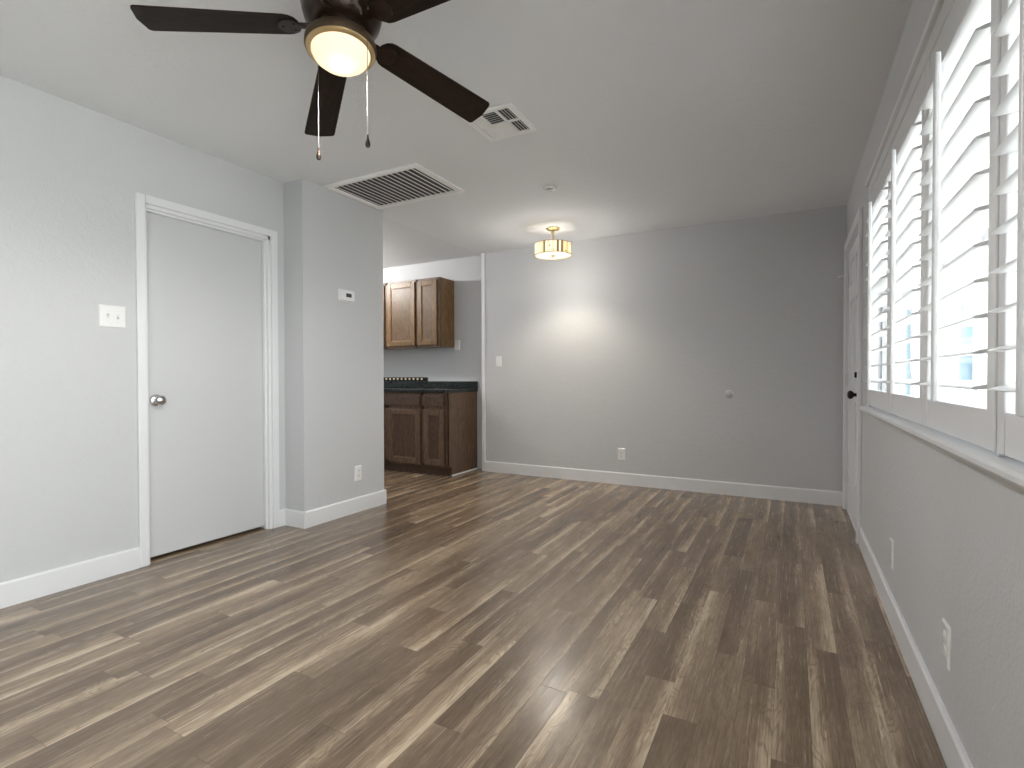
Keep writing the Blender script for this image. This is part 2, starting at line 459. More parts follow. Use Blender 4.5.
# ------------------------------------------------------------------ right entry door (six panel)
d2 = struct(empty('door_2', (XR, (EY0+EY1)/2, 0)), 'white six panel entry door with black knob and deadbolt', 'door')
c = B()
for (y0, y1, z0, z1) in ((EY0-0.066, EY0, 0, EZ+0.066), (EY1, EY1+0.066, 0, EZ+0.066), (EY0, EY1, EZ, EZ+0.066)):
    c.box(XR-0.022, XR, y0, y1, z0, z1, 0.005)
c.obj('casing', TRIM, d2)
c = B().box(XR, XR+0.088, EY0, EY0+0.016, 0, EZ).box(XR, XR+0.088, EY1-0.016, EY1, 0, EZ).box(XR, XR+0.088, EY0, EY1, EZ-0.016, EZ)
c.box(XR, XR+0.088, EY0, EY1, 0, 0.018)
c.obj('jamb', TRIM, d2)
SX0, SX1 = XR+0.006, XR+0.046
sy0, sy1, sz0, sz1 = EY0+0.018, EY1-0.018, 0.022, EZ-0.019
def door6(x0, x1):
    b_ = B()
    rows = [(0.25, 0.87), (1.02, 1.62), (1.74, 1.92)]
    cols = [(sy0+0.115, (sy0+sy1)/2-0.05), ((sy0+sy1)/2+0.05, sy1-0.115)]
    zs = [sz0] + [v for r in rows for v in r] + [sz1]
    ys = [sy0] + [v for r in cols for v in r] + [sy1]
    b_.box(x0+0.009, x1-0.009, sy0, sy1, sz0, sz1)           # core
    for side in (0, 1):
        xa, xb = (x0, x0+0.009) if side == 0 else (x1-0.009, x1)
        for i in range(0, len(zs)-1):
            for j in range(0, len(ys)-1):
                if i % 2 == 1 and j % 2 == 1: continue
                b_.box(xa, xb, ys[j], ys[j+1], zs[i], zs[i+1])
        for (za, zb) in rows:
            for (ya, yb) in cols:
                # raised field with sloped edges
                o, p = (x0+0.009, x0+0.002) if side == 0 else (x1-0.009, x1-0.002)
                v = [b_.bm.verts.new(q) for q in ((o, ya+.018, za+.018), (o, yb-.018, za+.018), (o, yb-.018, zb-.018), (o, ya+.018, zb-.018),
                                                  (p, ya+.045, za+.045), (p, yb-.045, za+.045), (p, yb-.045, zb-.045), (p, ya+.045, zb-.045))]
                for q in ((0, 1, 5, 4), (1, 2, 6, 5), (2, 3, 7, 6), (3, 0, 4, 7), (4, 5, 6, 7)):
                    b_.bm.faces.new([v[t] for t in q])
    bmesh.ops.remove_doubles(b_.bm, verts=b_.bm.verts[:], dist=1e-5)
    return b_
door6(SX0, SX1).obj('door_slab', TRIM, d2)
B().lathe([(0.001, 0), (0.033, 0), (0.033, -0.005), (0.026, -0.012), (0.012, -0.016), (0.011, -0.034), (0.022, -0.042), (0.028, -0.052), (0.027, -0.062), (0.018, -0.070), (0.001, -0.072)],
          (SX0, sy0+0.062, 0.935), 'X', 32).obj('door_knob', BLACKM, d2, smooth=True)
B().lathe([(0.001, 0), (0.031, 0), (0.031, -0.010), (0.024, -0.018), (0.001, -0.019)], (SX0, sy0+0.062, 1.065), 'X', 32
          ).box(SX0-0.034, SX0-0.016, sy0+0.056, sy0+0.068, 1.047, 1.083, 0.003).obj('deadbolt', BLACKM, d2, smooth=True)
for hz in (0.27, 1.03, 1.80):
    B().cyl((XR-0.006, EY1-0.012, hz-0.045), (XR-0.006, EY1-0.012, hz+0.045), 0.007).box(XR-0.003, XR+0.002, EY1-0.03, EY1+0.012, hz-0.044, hz+0.044).obj('hinge', GREYP, d2)
B().cyl((XR-0.006, EY1-0.012, 1.80+0.05), (XR-0.055, EY1+0.03, 1.80+0.05), 0.004).cyl((XR-0.055, EY1+0.03, 1.85), (XR-0.062, EY1+0.036, 1.85), 0.008).obj('hinge_pin_stop', PLAST, d2)

# ------------------------------------------------------------------ window and its sill
w1 = struct(empty('window_1', (XR+0.1, (WY0+WY1)/2, WZ0)), 'bright daylight window behind the white plantation shutters', 'window')
WX0, WX1 = XR+0.038, XR+0.084
fr = B()
fr.frame('X', WX0, WX1, WY0, WY1, WZ0, WZ1, 0.035)
for ym in (0.96, 1.38, 1.79, 2.21, 2.62):
    fr.box(WX0, WX1, ym-0.022, ym+0.022, WZ0+0.035, WZ1-0.035, 0.003)
fr.box(WX0+0.01, WX1-0.01, WY0+0.035, WY1-0.035, 1.40, 1.43)
fr.obj('window_frame', VINYL, w1)
B().box(XR+0.060, XR+0.064, WY0+0.03, WY1-0.03, WZ0+0.03, WZ1-0.03).obj('window_pane', GLASS, w1)

w2 = struct(empty('window_added_fill', (XR+0.1, (VY0+VY1)/2, VZ0)), 'unseen window added to the right wall behind the viewpoint for fill light', 'window')  # out of view, added so more daylight fills the room
fr = B().frame('X', WX0, WX1, VY0, VY1, VZ0, VZ1, 0.045)
fr.box(WX0, WX1, (VY0+VY1)/2-0.02, (VY0+VY1)/2+0.02, VZ0+0.045, VZ1-0.045)
fr.obj('window_frame', VINYL, w2)
B().box(XR+0.060, XR+0.064, VY0+0.03, VY1-0.03, VZ0+0.03, VZ1-0.03).obj('window_pane', GLASS, w2)

sill = B()
sx = XR
pts = [(sx, 0.905), (sx-0.078, 0.905), (sx-0.084, 0.899), (sx-0.084, 0.890), (sx-0.078, 0.884), (sx-0.052, 0.882), (sx-0.044, 0.868), (sx-0.034, 0.858),
       (sx-0.030, 0.850), (sx-0.016, 0.846), (sx-0.012, 0.836), (sx, 0.834)]
sill.prism(pts, 0.65, 3.165, 'Y')
struct(sill.obj('trim_3', SHUT), 'long white moulded sill ledge under the shutters', 'sill')

# ------------------------------------------------------------------ plantation shutters
FY0, FY1, FZ0, FZ1 = 0.757, 3.158, 0.905, 2.028
f = empty('shutter_frame', (XR-0.025, (FY0+FY1)/2, FZ0))
b_ = B()
b_.box(XR-0.052, XR, FY1-0.055, FY1, FZ0, FZ1, 0.004).box(XR-0.052, XR, FY0, FY0+0.055, FZ0, FZ1, 0.004)
b_.box(XR-0.052, XR, FY0+0.055, FY1-0.055, 1.958, FZ1, 0.004).box(XR-0.066, XR, FY0-0.006, FY1+0.006, FZ1-0.022, FZ1, 0.004)
b_.obj('outer_frame', SHUT, f)
B().box(XR-0.050, XR+0.0, 1.275, 1.285, FZ0, 1.958, 0.002).obj('divider_post', SHUT, f)
tag(f, 'white wooden surround frame holding the row of plantation shutters', 'shutter frame')

PZ0, PZ1 = 0.912, 1.950
PX0, PX1 = XR-0.053, XR-0.023
PXC = (PX0+PX1)/2
LPIT, LZ0, NL = 0.0703, 1.036, 12
SH_LABEL = ['white plantation shutter farthest away, nearest to the entry door',
            'second white plantation shutter from the entry door, blue daylight showing low between louvers',
            'white plantation shutter third from the entry door, its whole louver width in view',
            'white plantation shutter cut by the right edge of the photo, nearest the viewer']
def louver_bm(ya, yb, z, tilt):
    pts = []
    for k in range(14):
        a = 2*PI*k/14
        px, pz = 0.0385*math.cos(a), 0.0052*math.sin(a)
        pts.append((PXC + px*math.cos(tilt) - pz*math.sin(tilt), z + px*math.sin(tilt) + pz*math.cos(tilt)))
    return B().prism(pts, ya, yb, 'Y')
def make_shutter():
    y0, y1 = 0.0, 0.600
    r = empty('plantation_shutter', (PXC, (y0+y1)/2, PZ0))
    sw = 0.046
    B().box(PX0, PX1, y0, y0+sw, PZ0, PZ1, 0.003).obj('stile', SHUT, r)
    B().box(PX0, PX1, y1-sw, y1, PZ0, PZ1, 0.003).obj('stile', SHUT, r)
    B().box(PX0+0.002, PX1-0.002, y0+sw, y1-sw, 1.855, PZ1, 0.002).obj('top_rail', SHUT, r)
    B().box(PX0+0.002, PX1-0.002, y0+sw, y1-sw, PZ0, 0.990, 0.002).obj('bottom_rail', SHUT, r)
    for i in range(NL):
        louver_bm(y0+sw+0.001, y1-sw-0.001, LZ0+LPIT*i, math.radians(TILT)).obj('louver', SHUT, r, smooth=True)
    yc = (y0+y1)/2
    rodx = PXC-0.0385*math.cos(math.radians(TILT))-0.0085
    B().box(rodx-0.006, rodx+0.006, yc-0.010, yc+0.010, 0.994, 1.828, 0.003).obj('tilt_rod', SHUT, r)
    return r
TILT = 9.0
proto = make_shutter()
centers = [2.798, 2.193, 1.588, 1.046]
for i, yc in enumerate(centers):
    s_ = proto if i == 0 else copy_tree(proto)
    s_.location = (PXC, yc, PZ0)
    if i == 3: s_.scale.y = 0.76        # the last leaf is a little narrower
    tag(s_, SH_LABEL[i], 'shutter', 'plantation shutters on the right wall window')

# ------------------------------------------------------------------ wall plates
def plate(name, x, y, z, w, h, normal, label, cat, kindp):
    """normal: '+X' plate on a wall facing +x, '-X', '-Y'"""
    r = empty(name, (x, y, z-h/2))
    if normal == '+X': Mx = Matrix.Translation((x, y, z)) @ Matrix.Rotation(PI/2, 4, 'Z')
    elif normal == '-X': Mx = Matrix.Translation((x, y, z)) @ Matrix.Rotation(-PI/2, 4, 'Z')
    else: Mx = Matrix.Translation((x, y, z))
    # local frame: x to the right seen from the room, -y out of the wall
    p = B()
    v = [(-w/2, 0, -h/2), (w/2, 0, -h/2), (w/2, 0, h/2), (-w/2, 0, h/2)]
    q = [(-w/2, -0.003, -h/2), (w/2, -0.003, -h/2), (w/2, -0.003, h/2), (-w/2, -0.003, h/2)]
    t = [(-w/2+.005, -0.007, -h/2+.005), (w/2-.005, -0.007, -h/2+.005), (w/2-.005, -0.007, h/2-.005), (-w/2+.005, -0.007, h/2-.005)]
    V = [[p.bm.verts.new(Mx @ Vector(c_)) for c_ in L_] for L_ in (v, q, t)]
    for a, b2 in ((0, 1), (1, 2)):
        for k_ in range(4): p.bm.faces.new((V[a][k_], V[a][(k_+1) % 4], V[b2][(k_+1) % 4], V[b2][k_]))
    p.bm.faces.new(V[0][::-1]); p.bm.faces.new(V[2])
    p.obj('cover_plate', PLAST, r)
    if kindp == 'toggle2':
        for dx in (-0.023, 0.023):
            B().box(dx-0.006, dx+0.006, -0.0085, -0.006, -0.013, 0.013, mtx=Mx).obj('toggle_slot', GREYP, r)
            up = 1 if dx < 0 else -1
            B().box(dx-0.004, dx+0.004, -0.022, -0.006, up*0.007-0.005, up*0.007+0.005, 0.0015, mtx=Mx).obj('toggle', GREYP, r)
            for dz in (-0.030, 0.030):
                B().cyl(Mx @ Vector((dx, -0.006, dz)), Mx @ Vector((dx, -0.0085, dz)), 0.003, seg=10).obj('screw', GREYP, r)
    elif kindp == 'toggle':
        B().box(-0.006, 0.006, -0.0085, -0.006, -0.013, 0.013, mtx=Mx).obj('toggle_slot', GREYP, r)
        B().box(-0.004, 0.004, -0.020, -0.006, 0.001, 0.011, 0.0015, mtx=Mx).obj('toggle', PLAST, r)
        for dz in (-0.030, 0.030):
            B().cyl(Mx @ Vector((0, -0.006, dz)), Mx @ Vector((0, -0.0085, dz)), 0.003, seg=10).obj('screw', GREYP, r)
    elif kindp == 'duplex':
        for dz in (-0.020, 0.020):
            so = B().lathe([(0.001, -0.0065), (0.0165, -0.0065), (0.0165, -0.0095), (0.001, -0.0095)], (0, 0, dz), 'Y', 20, mtx=Mx).obj('socket', PLAST, r)
            sl = B()
            sl.box(-0.007, -0.0045, -0.0102, -0.0094, dz-0.001, dz+0.008, mtx=Mx).box(0.0045, 0.007, -0.0102, -0.0094, dz-0.001, dz+0.007, mtx=Mx)
            sl.box(-0.002, 0.002, -0.0102, -0.0094, dz-0.010, dz-0.006, mtx=Mx)
            sl.obj('slots', GREYP if normal == '-X' else DARKP, so)
        B().cyl(Mx @ Vector((0, -0.006, 0)), Mx @ Vector((0, -0.0085, 0)), 0.003, seg=10).obj('screw', GREYP, r)
    elif kindp == 'blank':
        for dz in (-0.021, 0.021):
            B().cyl(Mx @ Vector((0, -0.006, dz)), Mx @ Vector((0, -0.008, dz)), 0.003, seg=10).obj('screw', PLAST, r)
    tag(r, label, cat)
    return r
plate('light_switch', XL, 1.437, 1.382, 0.125, 0.118, '+X', 'white double toggle switch plate on the left wall beside the flat door', 'light switch', 'toggle2')
plate('light_switch', -2.845, YB, 1.228, 0.072, 0.116, '-Y', 'small white single switch plate on the back wall near the kitchen', 'light switch', 'toggle')
plate('light_switch', -3.455, YK, 1.43, 0.072, 0.116, '-Y', 'white switch plate on the kitchen wall beside the upper cabinet', 'light switch', 'toggle')
plate('wall_outlet', XB, 3.016, 0.303, 0.072, 0.118, '+X', 'white outlet low on the jutting closet wall below the thermostat', 'outlet', 'duplex')
plate('wall_outlet', -1.462, YB, 0.296, 0.074, 0.118, '-Y', 'white outlet low on the back wall above its baseboard', 'outlet', 'duplex')
plate('wall_outlet', XR, 1.850, 0.305, 0.074, 0.118, '-X', 'grey-white duplex outlet low on the right wall, the one nearest the viewer', 'outlet', 'duplex')
plate('wall_plate', XR, 2.750, 0.290, 0.074, 0.118, '-X', 'blank white cover plate low on the right wall under the window', 'cover plate', 'blank')
tag(B().lathe([(0.001, 0), (0.036, 0), (0.036, -0.004), (0.031, -0.008), (0.001, -0.0085)], (-0.488, YB, 0.901), 'Y', 32).obj('round_cover', WALL, smooth=True),
    'small round painted-over cap on the back wall', 'wall cap')
# thermostat
th = empty('thermostat', (XB, 2.898, 1.632))
B().box(XB, XB+0.006, 2.824, 2.972, 1.630, 1.722, 0.002).obj('back_plate', PLAST, th)
B().box(XB+0.005, XB+0.027, 2.830, 2.966, 1.636, 1.716, 0.004).obj('body', PLAST, th)
B().box(XB+0.026, XB+0.0285, 2.878, 2.932, 1.664, 1.692).obj('display', DARKP, th)
tag(th, 'white rectangular thermostat with small dark display on the closet wall', 'thermostat')

# ------------------------------------------------------------------ ceiling grille and register
gx0, gx1, gy0, gy1 = -2.982, -2.140, 2.675, 3.250
gr = empty('return_air_grille', ((gx0+gx1)/2, (gy0+gy1)/2, H-0.02))
b_ = B().frame('Z', H-0.012, H, gx0, gx1, gy0, gy1, 0.045, 0.002)
b_.frame('Z', H-0.018, H-0.012, gx0+0.012, gx1-0.012, gy0+0.012, gy1-0.012, 0.026, 0.002)
b_.obj('frame', GRILLE, gr)
B().box(gx0+0.045, gx1-0.045, gy0+0.045, gy1-0.045, H-0.0015, H).obj('duct_shade_plate', DUCT_SHADE, gr)  # flat plate behind the slats, duct shade painted as its colour
n = 16
for i in range(n):
    cx = gx0+0.052 + (gx1-gx0-0.104)*(i+0.5)/n
    Mx = Matrix.Translation((cx, 0, H-0.0075)) @ Matrix.Rotation(math.radians(12), 4, 'Y')
    B().box(-0.009, 0.009, gy0+0.044, gy1-0.044, -0.0008, 0.0008, mtx=Mx).obj('slat', GRILLE, gr)
tag(gr, 'large white return air grille with dark slots on the ceiling by the closet wall', 'air grille')

vx0, vx1, vy0, vy1 = -1.553, -1.255, 2.318, 2.640
vr = empty('ceiling_register', ((vx0+vx1)/2, (vy0+vy1)/2, H-0.02))
b_ = B().frame('Z', H-0.010, H, vx0, vx1, vy0, vy1, 0.030, 0.003)
vym = (vy0+vy1)/2
b_.box(vx0+0.03, vx1-0.03, vym-0.006, vym+0.006, H-0.011, H-0.002)
xa, xb = vx0+0.03+0.072, vx1-0.03-0.072
b_.box(xa-0.004, xa+0.004, vy0+0.03, vy1-0.03, H-0.011, H-0.002).box(xb-0.004, xb+0.004, vy0+0.03, vy1-0.03, H-0.011, H-0.002)
b_.obj('frame', GRILLE, vr)
B().box(vx0+0.03, vx1-0.03, vy0+0.03, vy1-0.03, H-0.0015, H).obj('duct_shade_plate', DUCT_SHADE, vr)  # flat plate above the vanes, painted dark for the shade there
def blade_x(cx, ya, yb, ang, hw=0.0085):
    Mx = Matrix.Translation((cx, 0, H-0.007)) @ Matrix.Rotation(math.radians(ang), 4, 'Y')
    B().box(-hw, hw, ya, yb, -0.0007, 0.0007, mtx=Mx).obj('vane', GRILLE, vr)
def blade_y(cy, xa_, xb_, ang, hw=0.0085):
    Mx = Matrix.Translation((0, cy, H-0.007)) @ Matrix.Rotation(math.radians(ang), 4, 'X')
    B().box(xa_, xb_, -hw, hw, -0.0007, 0.0007, mtx=Mx).obj('vane', GRILLE, vr)
for (ya, yb) in ((vy0+0.03, vym-0.006), (vym+0.006, vy1-0.03)):
    for i in range(4):
        blade_x(vx0+0.034+0.017*(i+0.5), ya, yb, -14, 0.0062)
        blade_x(xb+0.004+0.017*(i+0.5), ya, yb, 40)
for i in range(6):
    blade_y(vy0+0.034+0.020*(i+0.5), xa+0.004, xb-0.004, 35)
    blade_y(vym+0.008+0.020*(i+0.5), xa+0.004, xb-0.004, -9, 0.0088)
tag(vr, 'small square white ceiling register with vanes in four directions beside a fan blade', 'air vent')

# smoke detector
sd = empty('smoke_detector', (-1.556, 3.486, H-0.03))
B().lathe([(0.001, 0), (0.050, 0), (0.050, -0.010), (0.044, -0.017), (0.034, -0.020), (0.001, -0.020)], (-1.556, 3.486, H), 'Z', 36).obj('housing', PLAST, sd, smooth=True)
B().lathe([(0.024, -0.019), (0.027, -0.025), (0.001, -0.026)], (-1.556, 3.486, H), 'Z', 28, close=False).obj('sensor_cap', CHAINM, sd, smooth=True)
tag(sd, 'small round smoke detector on the ceiling in front of the drum light', 'smoke detector')

# ------------------------------------------------------------------ kitchen
def shaker_front(x0, x1, z0, z1, y, name, parent, wf, wp, rail=0.058, drawer=False):
    """front panel facing -Y at plane y (its outer face is y-0.019)"""
    ya, yb = y-0.019, y
    if drawer:
        b_ = B().box(x0, x1, ya, yb, z0, z1, 0.005)
        return b_.obj(name, wf, parent)
    b_ = B().frame('Y', ya, yb, x0, x1, z0, z1, rail, 0.004)
    # inner bead
    b_.frame('Y', ya+0.005, yb, x0+rail-0.001, x1-rail+0.001, z0+rail-0.001, z1-rail+0.001, 0.008, 0.002)
    o = b_.obj(name, wf, parent)
    B().box(x0+rail-0.002, x1-rail+0.002, ya+0.010, yb-0.002, z0+rail-0.002, z1-rail+0.002).obj('panel', wp, o)
    return o
# upper cabinet
UX0, UX1, UY, UZ0, UZ1 = -4.75, -3.497, 4.789, 1.395, 2.188
up = empty('upper_cabinet', ((UX0+UX1)/2, (UY+YK)/2, UZ0))
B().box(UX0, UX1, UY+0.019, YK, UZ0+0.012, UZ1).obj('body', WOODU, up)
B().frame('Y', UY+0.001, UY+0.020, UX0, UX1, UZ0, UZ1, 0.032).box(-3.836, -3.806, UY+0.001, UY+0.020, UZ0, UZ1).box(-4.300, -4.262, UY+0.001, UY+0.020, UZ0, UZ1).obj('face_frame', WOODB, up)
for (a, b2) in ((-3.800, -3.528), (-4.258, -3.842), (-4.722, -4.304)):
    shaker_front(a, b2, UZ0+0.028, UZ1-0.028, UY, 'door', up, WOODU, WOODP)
tag(up, 'brown oak wall cabinet with framed doors hanging high on the kitchen wall', 'kitchen cabinet')
# base cabinet
QX0, QX1, QY, QZ = -4.60, -3.182, 4.489, 0.890
ba = empty('base_cabinet', ((QX0+QX1)/2, (QY+YK)/2, 0))
side = [(QY, 0.100), (QY+0.075, 0.095), (QY+0.075, 0.0), (YK, 0.0), (YK, QZ), (QY, QZ)]
b_ = B(); b_.prism(side, QX1-0.019, QX1, 'X'); b_.prism(side, QX0, QX0+0.019, 'X')
b_.box(QX0+0.019, QX1-0.019, QY+0.02, YK, 0.10, QZ)
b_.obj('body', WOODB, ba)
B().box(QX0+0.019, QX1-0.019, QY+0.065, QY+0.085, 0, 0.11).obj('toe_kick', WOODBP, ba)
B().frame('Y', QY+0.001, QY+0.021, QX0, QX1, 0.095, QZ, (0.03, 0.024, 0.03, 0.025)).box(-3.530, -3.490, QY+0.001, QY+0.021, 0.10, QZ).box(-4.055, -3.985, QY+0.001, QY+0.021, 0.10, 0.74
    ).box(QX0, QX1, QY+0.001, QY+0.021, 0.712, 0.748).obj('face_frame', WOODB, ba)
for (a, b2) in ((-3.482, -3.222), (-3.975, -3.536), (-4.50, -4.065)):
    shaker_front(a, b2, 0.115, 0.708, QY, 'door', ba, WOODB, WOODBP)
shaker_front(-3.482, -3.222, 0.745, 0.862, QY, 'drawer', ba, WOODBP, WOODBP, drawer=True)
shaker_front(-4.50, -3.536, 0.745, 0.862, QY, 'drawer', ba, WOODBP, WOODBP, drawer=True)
tag(ba, 'dark brown oak base cabinet with doors and drawers standing on the kitchen floor', 'kitchen cabinet')
# countertop with backsplash
ct = empty('countertop', (-3.9, 4.78, QZ))
B().box(QX0-0.0, QX1+0.012, QY-0.024, YK, QZ, QZ+0.034, 0.004).obj('top', COUNTER, ct)
B().box(QX0, QX1+0.012, YK-0.020, YK, QZ+0.034, QZ+0.118, 0.003).obj('backsplash', COUNTER, ct)
tag(ct, 'black green laminate countertop with low backsplash on the base cabinet', 'countertop')
# peg rack on the backsplash
pr_ = empty('peg_rack', (-4.25, YK-0.01, QZ+0.118))
B().box(-4.59, -3.885, YK-0.016, YK, QZ+0.118, QZ+0.166, 0.006).obj('rail', BLACKM, pr_)
for i in range(10):
    x_ = -3.962-0.0625*i
    B().lathe([(0.001, 0), (0.010, 0), (0.013, -0.006), (0.011, -0.014), (0.001, -0.016)], (x_, YK-0.016, QZ+0.143), 'Y', 14).obj('peg', PALE, pr_, smooth=True)
tag(pr_, 'black strip with a row of small pale knobs along the countertop backsplash', 'rack')

# kitchen ceiling lamp (behind the closet wall corner, lights the kitchen)
kx_, ky_ = -4.75, 4.05
kl = empty('kitchen_ceiling_light', (kx_, ky_, H-0.12))
B().lathe([(0.001, 0), (0.15, 0), (0.155, -0.02), (0.14, -0.03), (0.001, -0.03)], (kx_, ky_, H+0.004), 'Z', 40).obj('base', BRASS, kl, smooth=True)
KG = emis('lit kitchen light glass', (1.0, 0.97, 0.92), 3.0)
B().lathe([(0.138, -0.030), (0.132, -0.055), (0.10, -0.080), (0.05, -0.093), (0.002, -0.096)], (kx_, ky_, H+0.004), 'Z', 40, close=False).obj('glass_bowl', KG, kl, smooth=True)
tag(kl, 'round flush ceiling lamp in the kitchen almost hidden behind the closet wall', 'ceiling light')
light('kitchen_light', 'POINT', (kx_, ky_, H-0.16), 22, (1.0, 0.98, 0.94), shadow_soft_size=0.06)

# ------------------------------------------------------------------ drum light on the dining side
lx, ly = -1.963, 4.466
dl = empty('drum_ceiling_light', (lx, ly, 2.17))
B().lathe([(0.001, 0), (0.062, 0), (0.064, -0.006), (0.056, -0.014), (0.020, -0.022), (0.001, -0.022)], (lx, ly, H), 'Z', 36).obj('canopy', BRASS, dl, smooth=True)
b_ = B().cyl((lx, ly, H-0.02), (lx, ly, 2.262), 0.0065).lathe([(0.001, 0), (0.016, 0), (0.016, -0.02), (0.001, -0.02)], (lx, ly, H-0.03), 'Z', 20)
for k in range(3):
    a = 2*PI*k/3+0.4
    b_.cyl((lx, ly, 2.268), (lx+0.168*math.cos(a), ly+0.168*math.sin(a), 2.268), 0.003)
b_.obj('stem', BRASS, dl, smooth=True)
def shade_mat():
    m = bpy.data.materials.new('pieced shell drum shade'); m.use_nodes = True
    nt = m.node_tree; nt.nodes.remove(nt.nodes['Principled BSDF'])
    g = G(nt)
    geo = g.n('ShaderNodeTexCoord'); sp = g.n('ShaderNodeSeparateXYZ'); g.l(geo.outputs['Object'], sp.inputs[0])
    an = g.m('DIVIDE', g.m('ADD', g.m('ARCTAN2', sp.outputs[1], sp.outputs[0]), PI), 2*PI)
    st = g.m('MULTIPLY', an, 52.0)
    wn = g.n('ShaderNodeTexWhiteNoise', noise_dimensions='1D'); g.l(g.m('FLOOR', st), wn.inputs['W'])
    col = g.ramp(wn.outputs['Value'], [(0.0, (0.30, 0.22, 0.10)), (0.18, (0.42, 0.40, 0.28)), (0.30, (0.88, 0.76, 0.52)), (0.6, (0.95, 0.88, 0.70)), (1.0, (1.0, 0.96, 0.88))])
    ns = g.noise(g.xyz(g.m('MULTIPLY', st, 0.35), g.m('MULTIPLY', sp.outputs[2], 28.0), 0.0), 1.6, 3, 0.6)
    col = g.mix(g.smooth(ns, 0.60, 0.72), col, (0.30, 0.24, 0.12))
    line = g.smooth(g.m('ABSOLUTE', g.m('SUBTRACT', g.m('FRACT', st), 0.5)), 0.42, 0.5)
    col = g.mix(g.m('MULTIPLY', line, 0.6), col, (0.45, 0.35, 0.18))
    t = g.n('ShaderNodeBsdfTranslucent'); g.l(col, t.inputs[0])
    d = g.n('ShaderNodeBsdfDiffuse'); g.l(col, d.inputs[0])
    e = g.n('ShaderNodeEmission'); g.l(col, e.inputs[0]); e.inputs[1].default_value = 0.14
    a = g.n('ShaderNodeMixShader'); a.inputs[0].default_value = 0.5
    g.l(t.outputs[0], a.inputs[1]); g.l(d.outputs[0], a.inputs[2])
    s_ = g.n('ShaderNodeAddShader'); g.l(a.outputs[0], s_.inputs[0]); g.l(e.outputs[0], s_.inputs[1])
    g.l(s_.outputs[0], nt.nodes['Material Output'].inputs[0])
    return m
B().lathe([(0.172, 2.190), (0.173, 2.290), (0.170, 2.290), (0.169, 2.190), (0.172, 2.190)], (lx, ly, 0), 'Z', 64, close=False).obj('shade', shade_mat(), dl, smooth=True)
b_ = B()
for z_ in (2.187, 2.290):
    b_.lathe([(0.1745, z_-0.0025), (0.1745, z_+0.0025), (0.167, z_+0.0025), (0.167, z_-0.0025), (0.1745, z_-0.0025)], (lx, ly, 0), 'Z', 64, close=False)
b_.obj('rim', BRASS, dl, smooth=True)
DIFF = frosted('frosted drum diffuser', (0.42, 0.39, 0.33), 0.22, (1.0, 0.90, 0.74))
B().lathe([(0.1675, 2.190), (0.1675, 2.187), (0.001, 2.186)], (lx, ly, 0), 'Z', 48, close=False).obj('diffuser', DIFF, dl, smooth=True)
B().lathe([(0.001, 2.186), (0.022, 2.186), (0.020, 2.180), (0.009, 2.176), (0.008, 2.168), (0.001, 2.166)], (lx, ly, 0), 'Z', 24).obj('finial', BRASS, dl, smooth=True)
tag(dl, 'brass drum ceiling light with a pieced pearly shade near the back wall', 'ceiling light')
for dx in (-0.07, 0.07):
    light('drum_bulb', 'POINT', (lx+dx, ly-0.01, 2.235), 0.26, (1.0, 0.97, 0.92), shadow_soft_size=0.02)
light('drum_glow', 'SPOT', (lx, ly, 2.155), 16, (1.0, 0.88, 0.70), shadow_soft_size=0.14, spot_size=math.radians(130), spot_blend=0.6)
light('drum_glow', 'POINT', (lx, ly, 1.96), 3.4, (1.0, 0.96, 0.90), shadow_soft_size=0.10)

# ------------------------------------------------------------------ ceiling fan
nrm = Vector((-0.085, 0.095, 1)).normalized()
e1 = Vector((0, 1, 0)).cross(nrm).normalized(); e2 = nrm.cross(e1)
fan = empty('ceiling_fan', (0, 0, 0))
FM = Matrix((e1, e2, nrm)).transposed().to_4x4()
FM.translation = Vector((-1.330, 1.279, 2.198)) + nrm*0.243
fan.matrix_world = FM
BZ = -0.243        # blade plane in the fan's own frame
def fp(b_, name, m, smooth=True, parent=None): return b_.obj(name, m, parent or fan, smooth=smooth, local=True)
fp(B().lathe([(0.001, 0.02), (0.090, 0.02), (0.092, -0.03), (0.088, -0.05), (0.001, -0.05)], seg=48), 'canopy', BRONZE)
fp(B().lathe([(0.001, -0.045), (0.095, -0.045), (0.128, -0.060), (0.134, -0.085), (0.134, -0.140), (0.128, -0.155), (0.130, -0.162), (0.122, -0.190), (0.100, -0.215), (0.090, -0.222), (0.001, -0.222)], seg=56), 'motor_housing', BRONZE)
fp(B().lathe([(0.001, -0.215), (0.072, -0.215), (0.076, -0.222), (0.074, -0.262), (0.068, -0.278), (0.001, -0.278)], seg=48), 'switch_housing', BRONZE)
fp(B().lathe([(0.001, -0.252), (0.085, -0.252), (0.108, -0.258), (0.115, -0.266), (0.116, -0.282), (0.112, -0.292), (0.096, -0.298), (0.094, -0.290), (0.001, -0.286)], seg=56, center=(-0.009, 0.003, -0.002)), 'light_ring', TAN)
fp(B().lathe([(0.1125, -0.2905), (0.108, -0.2965), (0.097, -0.3005), (0.0945, -0.296), (0.100, -0.291)], seg=56, close=False, center=(-0.009, 0.003, -0.002)), 'ring_lip', LIP)
FG = frosted('frosted fan light glass', (0.90, 0.84, 0.72), 0.24, (1.0, 0.84, 0.60))
fp(B().lathe([(0.095, -0.292), (0.094, -0.302), (0.087, -0.316), (0.072, -0.329), (0.050, -0.339), (0.025, -0.344), (0.001, -0.345)], seg=56, close=False, center=(-0.009, 0.003, -0.002)), 'glass_bowl', FG)
fp(B().lathe([(0.001, -0.292), (0.014, -0.293), (0.020, -0.305), (0.023, -0.318), (0.016, -0.330), (0.001, -0.334)], seg=24, center=(-0.009, 0.003, -0.002)), 'bulb', emis('lit fan bulb', (1.0, 0.86, 0.62), 3.5))
